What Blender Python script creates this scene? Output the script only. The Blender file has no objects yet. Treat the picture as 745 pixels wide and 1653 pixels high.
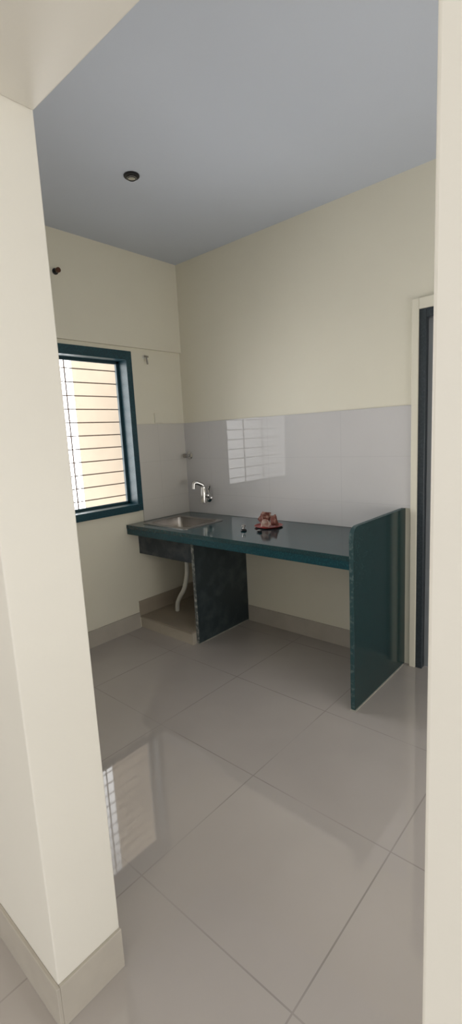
import bpy, bmesh, math, random
from mathutils import Vector, Matrix, noise
random.seed(4)
S = bpy.context.scene
COL = S.collection
S.view_settings.view_transform = 'Standard'
S.view_settings.look = 'None'

# ------------------------------------------------------------------ materials
def srgb(r, g, b):
    f = lambda c: (c/255/12.92) if c/255 <= .04045 else ((c/255+.055)/1.055)**2.4
    return (f(r), f(g), f(b), 1)

def mat(name, col, rough=.6, metal=0, var=.0, vscale=6, bump=0, bscale=60, spec=.5, speck=None, coat=0, at=(.45, .75)):
    m = bpy.data.materials.new(name); m.use_nodes = True
    nt = m.node_tree; N = nt.nodes; L = nt.links
    p = N['Principled BSDF']
    p.inputs['Base Color'].default_value = col
    p.inputs['Roughness'].default_value = rough
    p.inputs['Metallic'].default_value = metal
    p.inputs['Specular IOR Level'].default_value = spec
    p.inputs['Coat Weight'].default_value = coat
    tc = N.new('ShaderNodeTexCoord')
    if var or speck:
        n = N.new('ShaderNodeTexNoise'); n.inputs['Scale'].default_value = vscale; n.inputs['Detail'].default_value = 5
        L.new(tc.outputs['Object'], n.inputs['Vector'])
        r = N.new('ShaderNodeValToRGB')
        if speck:
            r.color_ramp.elements[0].position = at[0]; r.color_ramp.elements[1].position = at[1]
            r.color_ramp.elements[0].color = col; r.color_ramp.elements[1].color = speck
        else:
            r.color_ramp.elements[0].position = .3; r.color_ramp.elements[1].position = .7
            r.color_ramp.elements[0].color = [c*(1-var) for c in col[:3]]+[1]
            r.color_ramp.elements[1].color = [min(1, c*(1+var)) for c in col[:3]]+[1]
        L.new(n.outputs['Fac'], r.inputs['Fac']); L.new(r.outputs['Color'], p.inputs['Base Color'])
    if bump:
        n2 = N.new('ShaderNodeTexNoise'); n2.inputs['Scale'].default_value = bscale; n2.inputs['Detail'].default_value = 3
        L.new(tc.outputs['Object'], n2.inputs['Vector'])
        b = N.new('ShaderNodeBump'); b.inputs['Strength'].default_value = bump; b.inputs['Distance'].default_value = .004
        L.new(n2.outputs['Fac'], b.inputs['Height']); L.new(b.outputs['Normal'], p.inputs['Normal'])
    return m

def grid_mat(name, col, grout, ax, ay, x0, y0, w, h, half, rough, var=.04, vscale=2.5, fade=None, spec=.5):
    """square tiles with thin joints laid on two object axes"""
    m = bpy.data.materials.new(name); m.use_nodes = True
    nt = m.node_tree; N = nt.nodes; L = nt.links
    p = N['Principled BSDF']; p.inputs['Roughness'].default_value = rough; p.inputs['Specular IOR Level'].default_value = spec
    tc = N.new('ShaderNodeTexCoord'); sx = N.new('ShaderNodeSeparateXYZ'); L.new(tc.outputs['Object'], sx.inputs[0])
    def math_(op, a, b):
        q = N.new('ShaderNodeMath'); q.operation = op
        for i, v in enumerate((a, b)):
            if v is None: continue
            if isinstance(v, (int, float)): q.inputs[i].default_value = v
            else: L.new(v, q.inputs[i])
        return q.outputs[0]
    def joint(axis, o, s):
        d = math_('SUBTRACT', sx.outputs[axis], o)
        d = math_('PINGPONG', d, s/2)
        return math_('LESS_THAN', d, half)
    j = math_('MAXIMUM', joint(ax, x0, w), joint(ay, y0, h))
    n = N.new('ShaderNodeTexNoise'); n.inputs['Scale'].default_value = vscale; n.inputs['Detail'].default_value = 6
    L.new(tc.outputs['Object'], n.inputs['Vector'])
    r = N.new('ShaderNodeValToRGB'); r.color_ramp.elements[0].position = .3; r.color_ramp.elements[1].position = .7
    r.color_ramp.elements[0].color = [c*(1-var) for c in col[:3]]+[1]
    r.color_ramp.elements[1].color = [c*(1+var) for c in col[:3]]+[1]
    L.new(n.outputs['Fac'], r.inputs['Fac'])
    if fade:
        n3 = N.new('ShaderNodeTexNoise'); n3.inputs['Scale'].default_value = fade
        L.new(tc.outputs['Object'], n3.inputs['Vector'])
        mr = N.new('ShaderNodeMapRange'); mr.inputs[1].default_value = .38; mr.inputs[2].default_value = .66
        mr.inputs[3].default_value = .15; L.new(n3.outputs['Fac'], mr.inputs[0])
        j = math_('MULTIPLY', j, mr.outputs[0])
    mx = N.new('ShaderNodeMix'); mx.data_type = 'RGBA'
    L.new(j, mx.inputs['Factor']); L.new(r.outputs['Color'], mx.inputs['A']); mx.inputs['B'].default_value = grout
    L.new(mx.outputs['Result'], p.inputs['Base Color'])
    return m

M = {}
M['paint'] = mat('cream_paint', srgb(228, 223, 206), .55, var=.02, vscale=2, bump=.08, bscale=90)
M['paint_out'] = mat('living_paint', srgb(230, 226, 216), .5, var=.015, vscale=2, bump=.06, bscale=90)
M['ceil'] = mat('ceiling_cool_light', srgb(202, 208, 219), .8, var=.02, vscale=1.5)  # ceiling is white; the cool, dim light on it is put into this colour
M['peach'] = mat('peach_render', srgb(176, 162, 145), .9, var=.04, vscale=4)
M['floor'] = grid_mat('floor_tiles', srgb(182, 175, 170), srgb(151, 145, 140), 0, 1, 1.80, -1.403, .635, .626, .0026, .035, .04, 2.2, 2.3, .85)
M['tile_b'] = grid_mat('wall_tiles_back', srgb(207, 205, 205), srgb(196, 194, 195), 0, 2, 0.3, 1.632, .6, .3, .0012, .025, .02)
M['tile_l'] = grid_mat('wall_tiles_left', srgb(209, 205, 198), srgb(196, 192, 186), 1, 2, -.3, 1.632, .6, .3, .0012, .08, .02)
M['skirt'] = mat('skirting_tile', srgb(184, 177, 166), .25, var=.05, vscale=8)
M['riser'] = mat('plinth_riser_tile', srgb(190, 182, 168), .25, var=.05, vscale=8)
M['plinth'] = mat('plinth_tile', srgb(162, 151, 135), .3, var=.06, vscale=8)
M['plinth_top'] = mat('plinth_top_tile', srgb(156, 145, 130), .3, var=.08, vscale=8)
M['teal'] = mat('teal_granite', srgb(15, 56, 68), .42, vscale=120, speck=srgb(28, 80, 90))
M['fascia'] = mat('fascia_granite', srgb(14, 58, 68), .2, vscale=120, speck=srgb(28, 84, 92))
M['green'] = mat('green_granite', srgb(20, 48, 50), .17, vscale=150, speck=srgb(38, 72, 74))
M['green_edge'] = mat('worn_green_edge', srgb(34, 68, 72), .5, vscale=50, speck=srgb(108, 126, 126), at=(.5, .8))
M['doorframe'] = mat('grey_stone', srgb(46, 54, 60), .3, vscale=90, speck=srgb(62, 70, 76))
M['worktop'] = mat('worktop_granite', srgb(18, 52, 58), .1, vscale=140, speck=srgb(32, 78, 84), spec=.75)
M['slate'] = mat('unpolished_granite', srgb(44, 55, 60), .35, vscale=9, speck=srgb(72, 84, 88), bump=.05)
M['dusty'] = mat('dusty_granite', srgb(48, 56, 64), .6, vscale=9, speck=srgb(92, 98, 102), bump=.05)
M['edge'] = mat('sawn_edge', srgb(92, 98, 98), .8, vscale=40, speck=srgb(190, 190, 184))
M['cement'] = mat('cement', srgb(168, 166, 158), .9, var=.15, vscale=40)
M['steel'] = mat('steel', srgb(176, 172, 168), .25, 1, var=.05, vscale=20)
M['chrome'] = mat('chrome', srgb(215, 213, 210), .12, 1, var=.02)
M['black'] = mat('black_plastic', srgb(22, 22, 24), .35, var=.1)
M['white'] = mat('white_plastic', srgb(226, 224, 216), .4, var=.02)
M['brown'] = mat('brown_plastic', srgb(92, 52, 28), .4, var=.1)
M['iron'] = mat('grille_iron', srgb(132, 114, 102), .5, var=.1)
M['alu'] = mat('sash_metal', srgb(34, 66, 76), .5, var=.05)
M['red'] = mat('red_plate', srgb(172, 60, 54), .35, var=.25, vscale=30)
M['husk'] = mat('brown_bundle', srgb(112, 62, 52), .8, vscale=24, speck=srgb(212, 178, 160), bump=.4, at=(.5, .72))
M['pale'] = mat('pale_paper', srgb(220, 198, 186), .8, vscale=25, speck=srgb(160, 100, 86), at=(.5, .72))
M['door'] = mat('door_leaf', srgb(128, 132, 136), .45, var=.05, vscale=5)

# ------------------------------------------------------------------ mesh helpers
def box(bm, x0, x1, y0, y1, z0, z1):
    v = [bm.verts.new((x, y, z)) for x in (x0, x1) for y in (y0, y1) for z in (z0, z1)]
    for f in ((0,1,3,2), (4,6,7,5), (0,4,5,1), (2,3,7,6), (0,2,6,4), (1,5,7,3)):
        bm.faces.new([v[i] for i in f])

def loft(bm, loops, cap0=True, cap1=True):
    rings = [[bm.verts.new(p) for p in l] for l in loops]
    n = len(rings[0])
    for a, b in zip(rings, rings[1:]):
        for i in range(n):
            bm.faces.new((a[i], a[(i+1) % n], b[(i+1) % n], b[i]))
    if cap0: bm.faces.new(rings[0][::-1])
    if cap1: bm.faces.new(rings[-1])
    return rings

def rrect(x0, x1, y0, y1, r, z, n=6):
    pts = []
    for cx, cy, a0 in ((x1-r, y1-r, 0), (x0+r, y1-r, 90), (x0+r, y0+r, 180), (x1-r, y0+r, 270)):
        for k in range(n+1):
            a = math.radians(a0+90*k/n); pts.append((cx+r*math.cos(a), cy+r*math.sin(a), z))
    return pts

def lathe(bm, prof, base, axis=(0, 0, 1), n=24):
    """prof: (radius, distance along axis)"""
    ax = Vector(axis).normalized(); u = ax.orthogonal().normalized(); w = ax.cross(u); b = Vector(base)
    loft(bm, [[b+ax*h+(u*math.cos(2*math.pi*k/n)+w*math.sin(2*math.pi*k/n))*max(r, 1e-4) for k in range(n)] for r, h in prof])

def spline(pts, k=6):
    P = [Vector(p) for p in pts]; P = [P[0]*2-P[1]]+P+[P[-1]*2-P[-2]]; out = []
    for i in range(1, len(P)-2):
        for j in range(k):
            t = j/k; a, b, c, d = P[i-1:i+3]
            out.append(.5*((2*b)+(c-a)*t+(2*a-5*b+4*c-d)*t*t+(3*b-a-3*c+d)*t**3))
    out.append(P[-2]); return out

def bend(pts, r=.012, k=5):
    """straight runs joined by short rounded elbows"""
    P = [Vector(p) for p in pts]; out = [P[0]]
    for a, b, c in zip(P, P[1:], P[2:]):
        s = b+(a-b).normalized()*r; e = b+(c-b).normalized()*r
        for j in range(k+1):
            t = j/k; out.append(s*(1-t)**2+b*2*t*(1-t)+e*t*t)
    out.append(P[-1]); return out

def tube(bm, pts, r, n=12):
    P = [Vector(p) for p in pts]; loops = []; u = None
    for i, p in enumerate(P):
        t = (P[min(i+1, len(P)-1)]-P[max(i-1, 0)]).normalized()
        u = t.orthogonal().normalized() if u is None else (u-t*u.dot(t)).normalized()
        w = t.cross(u); rr = r[i] if isinstance(r, list) else r
        loops.append([p+(u*math.cos(2*math.pi*k/n)+w*math.sin(2*math.pi*k/n))*rr for k in range(n)])
    loft(bm, loops)

def obj(name, bm, m, parent=None, bevel=0, smooth=False, origin=None):
    bmesh.ops.recalc_face_normals(bm, faces=bm.faces)
    me = bpy.data.meshes.new(name); bm.to_mesh(me); bm.free()
    me.materials.append(m)
    o = bpy.data.objects.new(name, me); COL.objects.link(o)
    if smooth:
        for p in me.polygons: p.use_smooth = True
        md = o.modifiers.new('edges', 'EDGE_SPLIT'); md.split_angle = math.radians(38)
    if bevel:
        b = o.modifiers.new('bevel', 'BEVEL'); b.width = bevel; b.segments = 3; b.limit_method = 'ANGLE'
    if parent is not None:
        o.parent = parent; o.matrix_parent_inverse = Matrix.Translation(parent.location).inverted()
    return o

def thing(name, label, cat, loc, group=None):
    o = bpy.data.objects.new(name, None); COL.objects.link(o); o.location = loc; o.empty_display_size = .05
    o['label'] = label; o['category'] = cat
    if group: o['group'] = group
    return o

def struct(name, boxes, m, label, cat, bevel=0):
    bm = bmesh.new()
    for b in boxes: box(bm, *b)
    o = obj(name, bm, m, bevel=bevel); o['kind'] = 'structure'; o['label'] = label; o['category'] = cat
    return o

# ------------------------------------------------------------------ room shell
H = 2.9
YI, YF = -2.2414, -2.432          # inner and outer face of the wall with the opening
XJ, XR, ZL = 1.985, 2.905, 2.231  # opening: left jamb, right jamb, lintel
KX = 4.2                          # right end of kitchen
struct('floor', [(-.15, 6, -7, .15, -.12, 0)], M['floor'], 'glossy grey beige square floor tiles with faint joints', 'floor')
struct('ceiling', [(-.15, KX, YF+.1, .15, H, H+.12)], M['ceil'], 'flat white kitchen ceiling with cool light put into its blue grey colour', 'ceiling')
struct('ceiling_living', [(-.15, 6, -7, YF+.1, H, H+.12)], M['paint_out'], 'pale ceiling of the room in front of the kitchen', 'ceiling')
struct('wall_sky_block', [(-.3, -.15, -7, YF, 0, H)], M['paint_out'], 'unseen cream wall added beside the front room to block bright sky', 'wall')  # added out of view to keep the window-side sky out of the front room
WY0, WY1, WZ0, WZ1 = -1.75, -.51, .955, 2.18
struct('wall_left', [(-.15, 0, WY1, .15, 0, H), (-.15, 0, YI, WY0, 0, H), (-.15, 0, WY0, WY1, 0, WZ0), (-.15, 0, WY0, WY1, WZ1, H)],
       M['paint'], 'cream painted kitchen wall holding the window', 'wall')
DX0, DX1, DZ = 2.005, 2.86, 2.155
struct('wall_back', [(0, DX0, 0, .15, 0, H), (DX1, KX, 0, .15, 0, H), (DX0, DX1, 0, .15, DZ, H)],
       M['paint'], 'cream painted kitchen wall behind the worktop', 'wall')
struct('wall_right', [(KX, KX+.15, YF, .15, 0, H)], M['paint'], 'cream far right kitchen wall', 'wall')
struct('wall_front', [(-.15, XJ, YF, YI, 0, H), (XJ, XR, YF, YI, ZL, H), (XR, 6, YF, YI, 0, H)], M['paint_out'],
       'cream wall with the opening into the kitchen', 'wall', bevel=.004)
struct('wall_outside', [(-.95, -.155, -.45, -.3, -.5, 4)], M['peach'], 'peach rendered outer wall seen through the window', 'wall')
struct('trim_1', [(0, .022, YI, 0, 2.21, H)], M['paint'], 'shallow cream beam above the window', 'beam')
struct('trim_2', [(.0, 1.904, -.01, 0, .8635, 1.632), (1.904, 1.967, -.01, 0, 1.017, 1.632)], M['tile_b'], 'pale glossy wall tiles above the worktop', 'wall tiles')
struct('trim_3', [(0, .01, -.51, -.01, .8635, 1.632)], M['tile_l'], 'pale wall tiles between the window and the corner', 'wall tiles')
struct('trim_4', [(1.968, DX0+.001, -.028, 0, 0, 2.215), (DX0+.001, DX1+.05, -.028, 0, DZ, 2.215)], M['paint'], 'narrow cream plaster band around the door', 'door trim', bevel=.004)
SK, PH, PY0 = .128, .1, -.63
struct('baseboard_left', [(0, .012, YI, PY0-.002, 0, SK)], M['skirt'], 'beige tile skirting below the window', 'skirting')
struct('baseboard_back', [(.637, 1.904, -.012, 0, 0, SK)], M['skirt'], 'beige tile skirting under the worktop', 'skirting')
struct('baseboard_pillar', [(-.15, XJ+.01, YF-.01, YF, 0, SK), (XJ, XJ+.01, YF, YI, 0, SK)], M['skirt'], 'beige tile skirting round the near wall end', 'skirting', bevel=.002)
struct('trim_5', [(0, .604, PY0+.012, 0, 0, PH-.014)], M['riser'], 'low tiled plinth below the sink', 'plinth')
struct('trim_7', [(0, .604, PY0, 0, PH-.014, PH)], M['plinth_top'], 'brownish tile top of the plinth below the sink', 'plinth top', bevel=.004)
struct('trim_6', [(0, .012, PY0+.002, 0, PH, PH+.12), (.012, .604, -.012, 0, PH, PH+.12)], M['plinth'], 'tile skirting on the plinth below the sink', 'skirting')

# window
def struct_empty(name, label, cat, loc):
    o = thing(name, label, cat, loc); o['kind'] = 'structure'; return o
win = struct_empty('window_1', 'teal stone framed window with a metal grille', 'window', (0, (WY0+WY1)/2, WZ0))
bm = bmesh.new(); x0, x1 = -.13, .012
box(bm, x0, x1, WY1-.05, WY1, WZ0, WZ1); box(bm, x0, x1, WY0, WY0+.05, WZ0, WZ1)
box(bm, x0, x1, WY0+.05, WY1-.05, WZ1-.066, WZ1); box(bm, x0, x1+.012, WY0+.05, WY1-.05, WZ0, WZ0+.055)
obj('window_frame', bm, M['teal'], win, bevel=.003)
bm = bmesh.new(); a0, a1, c0, c1 = WY0+.05, WY1-.05, WZ0+.055, WZ1-.066
for b in ((a0, a0+.02, c0, c1), (a1-.02, a1, c0, c1), (a0, a1, c1-.02, c1), (a0, a1, c0, c0+.02)): box(bm, -.12, -.095, *b)
obj('sash_frame', bm, M['alu'], win, bevel=.002)
bm = bmesh.new(); nb = 11
for k in range(nb):
    z = c0+.02+(c1-c0-.04)*(k+.5)/nb
    tube(bm, [(-.135, a0, z), (-.135, a1, z)], .0042, 8)
for y in (-.99, -1.3): tube(bm, [(-.148, y, c0), (-.148, y, c1)], .0055, 8)
obj('grille', bm, M['iron'], win, smooth=True)

# door
dr = struct_empty('door_1', 'dark grey framed door beside the tall end panel', 'door', (DX0, 0, 0))
bm = bmesh.new()
box(bm, DX0, DX0+.04, -.02, .05, 0.0, DZ); box(bm, DX1-.04, DX1, -.02, .05, 0.0, DZ); box(bm, DX0+.04, DX1-.04, -.02, .05, DZ-.05, DZ)
obj('door_frame', bm, M['doorframe'], dr, bevel=.003)
bm = bmesh.new(); box(bm, DX0+.043, DX1-.043, .01, .045, .01, DZ-.053); obj('door_leaf', bm, M['door'], dr, bevel=.002)
bm = bmesh.new(); lathe(bm, [(.026, 0), (.026, .008), (.01, .012), (.01, .04), (.026, .05), (.028, .065), (.018, .075), (0, .076)], (DX1-.12, .01, 1.0), (0, -1, 0))
obj('door_handle', bm, M['chrome'], dr, smooth=True)

# ------------------------------------------------------------------ counter
L, D, HC, HP = 1.93, .684, .862, 1.015
ct = thing('kitchen_counter', 'dark green stone kitchen counter with tall end panel and open space below', 'counter', (1.0, -.34, 0))
bm = bmesh.new()
hx0, hx1, hy0, hy1 = .115, .565, -.568, -.215
zb = HC-.028
for b in ((.001, hx0, -D, -.001), (hx1, L-.026, -D, -.001), (hx0, hx1, -D, hy0), (hx0, hx1, hy1, -.001)): box(bm, *b, zb, HC)
bmesh.ops.remove_doubles(bm, verts=bm.verts, dist=1e-5)
obj('worktop', bm, M['worktop'], ct)
bm = bmesh.new(); box(bm, .001, L-.026, -D+.002, -D+.03, HC-.075, zb); obj('front_fascia', bm, M['fascia'], ct, bevel=.002)
# end panel with rounded upper front corner
def panel_profile(off):
    prof = []; r = .06
    for k in range(9):
        a = math.radians(90+90*k/8); prof.append((-D+r+(r+off)*math.cos(a), HP-r+(r+off)*math.sin(a)))
    return prof
bm = bmesh.new(); prof = [(-.001, 0), (-.001, HP)]+panel_profile(0)+[(-D, 0)]
loft(bm, [[(x, y, z) for y, z in prof] for x in (L-.025, L)]); obj('end_panel', bm, M['green'], ct, bevel=.002)
# sawn edges left unpolished: a thin face along the panel's top and front
bm = bmesh.new()
inner = [(-.03, HP)]+panel_profile(0)+[(-D, .007)]; outer = [(-.03, HP+.0012)]+panel_profile(.0012)+[(-D-.0012, .007)]
ring = inner+outer[::-1]
loft(bm, [[(x, y, z) for y, z in ring] for x in (L-.024, L-.001)]); o = obj('sawn_edge', bm, M['green_edge'], ct)
bm = bmesh.new(); box(bm, .606, .631, -.577, -.001, 0, zb); obj('partition_panel', bm, M['slate'], ct, bevel=.002)
bm = bmesh.new(); box(bm, .606, .631, -.580, -.577, 0, zb-.002); obj('sawn_edge', bm, M['edge'], ct)
bm = bmesh.new(); box(bm, .001, .605, -.579, -.558, .612, zb); obj('sink_apron', bm, M['dusty'], ct, bevel=.002)
bm = bmesh.new(); loft(bm, [[(L+.006, -.03, z), (L, -.03, z), (L, -D, z), (L-.025, -D, z), (L-.025, -D-.005, z), (L+.006, -D-.005, z)] for z in (0, .006)])
obj('cement_line', bm, M['cement'], ct)
bm = bmesh.new(); loft(bm, [[(.636, -.014, z), (.631, -.014, z), (.631, -.58, z), (.606, -.58, z), (.606, -.586, z), (.636, -.586, z)] for z in (0, .006)])
obj('cement_line', bm, M['cement'], ct)

# sink
sk = thing('sink', 'small stainless steel sink let into the worktop beside the window', 'sink', (.34, -.39, HC))
bm = bmesh.new()
X0, X1, Y0, Y1 = .09, .59, -.603, -.19; B0, B1, C0, C1 = .128, .552, -.553, -.232
loft(bm, [rrect(X0, X1, Y0, Y1, .03, HC+.0005), rrect(X0, X1, Y0, Y1, .03, HC+.004), rrect(X0+.006, X1-.006, Y0+.006, Y1-.006, .028, HC+.007),
          rrect(B0-.012, B1+.012, C0-.012, C1+.012, .055, HC+.007), rrect(B0, B1, C0, C1, .05, HC+.001)], cap0=False, cap1=False)
obj('rim', bm, M['steel'], sk, smooth=True)
bm = bmesh.new()
loft(bm, [rrect(B0, B1, C0, C1, .05, HC+.001), rrect(B0+.006, B1-.006, C0+.006, C1-.006, .05, HC-.13), rrect(B0+.025, B1-.025, C0+.025, C1-.025, .05, HC-.16),
          rrect(.30, .38, -.43, -.35, .038, HC-.166)], cap0=False)
obj('bowl', bm, M['steel'], sk, smooth=True)
bm = bmesh.new(); lathe(bm, [(.0, 0), (.036, 0), (.036, .003), (.028, .004), (.02, .001), (0, .001)], (.34, -.39, HC-.1655)); obj('drain', bm, M['chrome'], sk, smooth=True)

# waste hose
wp = thing('waste_pipe', 'white plastic waste pipe hanging under the sink', 'pipe', (.19, -.38, PH))
bm = bmesh.new(); lathe(bm, [(.03, 0), (.03, .05), (.022, .055), (.022, .09), (.018, .095)], (.34, -.39, HC-.17), (0, 0, -1)); obj('coupling', bm, M['white'], wp, smooth=True)
bm = bmesh.new(); tube(bm, spline([(.34, -.39, .61), (.345, -.39, .52), (.33, -.387, .42), (.285, -.383, .31), (.225, -.38, .23), (.19, -.38, .17), (.18, -.38, PH+.001)]), .018); obj('hose', bm, M['white'], wp, smooth=True)

# tap
TX = .26
tp = thing('tap', 'chrome wall tap with short down-turned spout above the sink', 'tap', (TX, -.01, 1.0))
bm = bmesh.new(); lathe(bm, [(.038, 0), (.038, .004), (.03, .012), (.022, .018), (.022, .06)], (TX, -.01, 1.0), (0, -1, 0)); obj('flange', bm, M['chrome'], tp, smooth=True)
bm = bmesh.new(); lathe(bm, [(.018, -.036), (.029, -.031), (.031, .07), (.026, .085), (.026, .1), (.02, .106)], (TX, -.07, 1.0)); obj('body', bm, M['chrome'], tp, smooth=True)
bm = bmesh.new(); tube(bm, bend([(TX, -.07, 1.095), (TX-.001, -.073, 1.115), (TX-.03, -.116, 1.14), (TX-.042, -.134, 1.135), (TX-.044, -.138, 1.088)], .011), .018); obj('spout', bm, M['chrome'], tp, smooth=True)
bm = bmesh.new(); lathe(bm, [(.012, 0), (.012, .02), (.022, .024), (.024, .045), (.017, .052), (0, .053)], (TX+.022, -.07, 1.03), (1, 0, 0)); tube(bm, bend([(TX+.06, -.07, 1.03), (TX+.064, -.072, 1.085), (TX+.088, -.082, 1.115)], .01), .0095); obj('handle', bm, M['chrome'], tp, smooth=True)

# angle valve
av = thing('angle_valve', 'small round chrome water valve on the tiles above the tap', 'valve', (.06, -.01, 1.357))
bm = bmesh.new(); lathe(bm, [(.012, -.01), (.012, 0), (.034, 0), (.034, .003), (.022, .012), (.013, .014), (.013, .04)], (.06, -.01, 1.357), (0, -1, 0)); obj('flange', bm, M['chrome'], av, smooth=True)
bm = bmesh.new(); lathe(bm, [(.012, 0), (.018, .004), (.018, .03), (.009, .033), (0, .034)], (.06, -.048, 1.357), (0, -1, 0)); obj('knob', bm, M['steel'], av, smooth=True)

# ------------------------------------------------------------------ small fittings
lh = thing('lamp_holder', 'black round bulb holder on the kitchen ceiling', 'lamp holder', (.87, -1.073, H))
bm = bmesh.new(); lathe(bm, [(.042, 0), (.042, .006), (.038, .010), (.03, .011)], (.87, -1.073, H), (0, 0, -1)); obj('base', bm, M['black'], lh, smooth=True)
bm = bmesh.new(); lathe(bm, [(.024, .0), (.025, .002), (.025, .007), (.022, .009), (.02, .007), (.018, .002), (0, .002)], (.87, -1.073, H-.011), (0, 0, -1)); obj('socket', bm, M['black'], lh, smooth=True)
bm = bmesh.new(); lathe(bm, [(.0255, 0), (.0265, .001), (.0265, .003), (.0255, .004)], (.87, -1.073, H-.013), (0, 0, -1)); obj('collar', bm, M['chrome'], lh, smooth=True)

pc = thing('pipe_stub', 'brown capped pipe stub high on the wall above the window', 'pipe stub', (.022, -1.082, 2.63))
bm = bmesh.new(); lathe(bm, [(.012, -.022), (.012, 0), (.02, 0), (.02, .006), (.012, .008), (.012, .03)], (.022, -1.082, 2.63), (1, 0, 0)); obj('collar', bm, M['black'], pc, smooth=True)
bm = bmesh.new(); lathe(bm, [(.015, 0), (.016, .002), (.016, .018), (.012, .022), (0, .022)], (.052, -1.082, 2.63), (1, 0, 0)); obj('cap', bm, M['brown'], pc, smooth=True)

hk = thing('wall_hook', 'small pale hook on the wall right of the window top', 'hook', (0, -.38, 2.135))
bm = bmesh.new(); lathe(bm, [(.016, 0), (.016, .004), (.008, .006), (.008, .03)], (.0, -.38, 2.15), (1, 0, 0)); obj('stem', bm, M['white'], hk, smooth=True)
bm = bmesh.new(); tube(bm, spline([(.03, -.40, 2.152), (.032, -.38, 2.15), (.032, -.365, 2.148)]), .007); tube(bm, spline([(.03, -.38, 2.15), (.034, -.379, 2.12), (.036, -.378, 2.09)]), .006)
obj('arm', bm, M['steel'], hk, smooth=True)

sp = thing('switch_plate', 'cream square blank plate on the wall just above the tiles', 'switch plate', (0, -.283, 1.67))
bm = bmesh.new(); box(bm, .0, .008, -.323, -.243, 1.64, 1.72); obj('backing', bm, M['paint'], sp, bevel=.003)
bm = bmesh.new(); box(bm, .008, .0095, -.312, -.254, 1.651, 1.709); obj('blank_cover', bm, M['paint'], sp, bevel=.001)

# plate and the things on the worktop
PX, PY = 1.05, -.235
pl = bmesh.new(); lathe(pl, [(0, .0005), (.08, .0005), (.09, .003), (.099, .009), (.101, .0105), (.098, .0112), (.089, .0055), (.08, .0032), (0, .0032)], (PX, PY, HC), n=40)
o = obj('plate', pl, M['red'], smooth=True); o['label'] = 'small round red plate on the worktop holding brown pieces'; o['category'] = 'plate'

def chunk(name, label, loc, size, seed, m, rot=0, tilt=0, cat='broken piece'):
    """angular broken piece: hull of jittered points, roughened"""
    rnd = random.Random(seed); bm = bmesh.new()
    for k in range(16):
        d = Vector((rnd.uniform(-1, 1), rnd.uniform(-1, 1), rnd.uniform(-1, 1)))
        d /= max(abs(c) for c in d); d *= rnd.uniform(.82, 1)
        bm.verts.new((d.x*size[0], d.y*size[1], d.z*size[2]))
    r = bmesh.ops.convex_hull(bm, input=bm.verts)
    bmesh.ops.delete(bm, geom=[g for g in r['geom_interior'] if isinstance(g, bmesh.types.BMVert)], context='VERTS')
    bmesh.ops.subdivide_edges(bm, edges=bm.edges, cuts=3, use_grid_fill=True)
    R = Matrix.Rotation(rot, 3, 'Z') @ Matrix.Rotation(tilt, 3, 'Y')
    for v in bm.verts:
        v.co += v.co.normalized()*noise.noise(v.co*70+Vector((seed, 0, 0)))*.009
        v.co = R @ v.co
    zmin = min(v.co.z for v in bm.verts)
    for v in bm.verts: v.co = v.co-Vector((0, 0, zmin))+Vector(loc)
    bmesh.ops.triangulate(bm, faces=bm.faces)
    o = obj(name, bm, m); o['label'] = label; o['category'] = cat; return o
Z = HC+.0034
chunk('broken_husk', 'largest brown broken husk piece heaped on the red plate', (1.01, -.23, Z), (.05, .034, .052), 3, M['husk'], .5, .25)
chunk('broken_husk', 'dark brown broken husk piece at the right of the red plate', (1.1, -.228, Z), (.034, .028, .044), 8, M['husk'], -.3, -.3)
chunk('crumpled_paper', 'pale crumpled paper at the front of the red plate', (1.07, -.286, Z), (.034, .018, .03), 12, M['pale'], .9, .2, 'paper')

k1 = thing('tap_fitting', 'small dark metal fitting with a stem on the worktop', 'fitting', (.986, -.432, HC))
bm = bmesh.new(); lathe(bm, [(0, 0), (.02, 0), (.022, .004), (.016, .012), (.009, .014)], (.986, -.432, HC+.0003)); obj('base', bm, M['black'], k1, smooth=True)
bm = bmesh.new(); lathe(bm, [(.008, 0), (.008, .014), (.013, .017), (.013, .026), (.006, .03), (0, .03)], (.986, -.432, HC+.0143)); obj('stem', bm, M['steel'], k1, smooth=True)
k2 = thing('bottle_cap', 'tiny dark round cap lying on the worktop before the plate', 'cap', (1.112, -.42, HC))
bm = bmesh.new(); lathe(bm, [(0, 0), (.017, 0), (.018, .003), (.017, .012), (.012, .014)], (1.112, -.42, HC+.0003)); obj('shell', bm, M['black'], k2, smooth=True)
bm = bmesh.new(); lathe(bm, [(.0118, 0), (.0118, .002), (.006, .003), (0, .003)], (1.112, -.42, HC+.0143)); obj('top', bm, M['steel'], k2, smooth=True)

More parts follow.
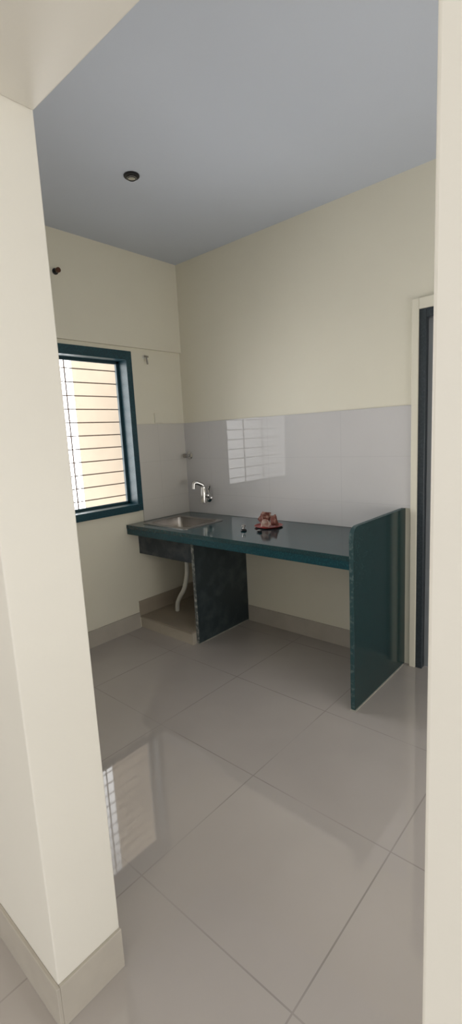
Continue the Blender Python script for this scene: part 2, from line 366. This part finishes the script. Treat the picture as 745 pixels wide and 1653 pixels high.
# ------------------------------------------------------------------ light: overcast sky, brighter on the window side
w = bpy.data.worlds.new('sky'); S.world = w; w.use_nodes = True
nt = w.node_tree; N = nt.nodes; Lk = nt.links
bg = N['Background']; bg.inputs[0].default_value = (1, .996, .988, 1)
tc = N.new('ShaderNodeTexCoord'); sx = N.new('ShaderNodeSeparateXYZ'); Lk.new(tc.outputs['Generated'], sx.inputs[0])
def ramp(a, b, lo, hi):
    mr = N.new('ShaderNodeMapRange'); mr.interpolation_type = 'SMOOTHSTEP'
    for i, v in ((1, a), (2, b), (3, lo), (4, hi)): mr.inputs[i].default_value = v
    Lk.new(sx.outputs[0], mr.inputs[0]); return mr.outputs[0]
ad = N.new('ShaderNodeMath'); ad.operation = 'ADD'
Lk.new(ramp(-.58, -.7, 1.66, 4.6), ad.inputs[0]); Lk.new(ramp(-.72, -.9, 0, 5.2), ad.inputs[1])
Lk.new(ad.outputs[0], bg.inputs[1])
def area(name, loc, target, sx, sy, power, col=(1, 1, 1)):
    l = bpy.data.lights.new(name, 'AREA'); l.shape = 'RECTANGLE'; l.size = sx; l.size_y = sy; l.energy = power; l.color = col
    o = bpy.data.objects.new(name, l); COL.objects.link(o); o.location = loc
    o.rotation_euler = (Vector(target)-Vector(loc)).to_track_quat('-Z', 'Y').to_euler(); return o
area('kitchen_side_fill', (4.15, -1.2, 1.3), (1.0, -1.0, 2.0), 1.6, 1.6, 29, (1, .98, .95))  # added fill, out of view, lifting the kitchen and its ceiling from the right

# ------------------------------------------------------------------ camera
f, a, b, r = 766.1436, .7311, .1607, -.0522
fw = Vector((-math.sin(a)*math.cos(b), math.cos(a)*math.cos(b), -math.sin(b))); rt = Vector((math.cos(a), math.sin(a), 0)); up = rt.cross(fw)
R = rt*math.cos(r)+up*math.sin(r); U = -rt*math.sin(r)+up*math.cos(r)
cam = bpy.data.cameras.new('camera'); co = bpy.data.objects.new('camera', cam); COL.objects.link(co)
cam.sensor_fit = 'VERTICAL'; cam.sensor_height = 36; cam.lens = f/1653*36; cam.clip_start = .03
co.matrix_world = Matrix(((R.x, U.x, -fw.x, 3.0495), (R.y, U.y, -fw.y, -2.8527), (R.z, U.z, -fw.z, 1.5125), (0, 0, 0, 1)))
S.camera = co
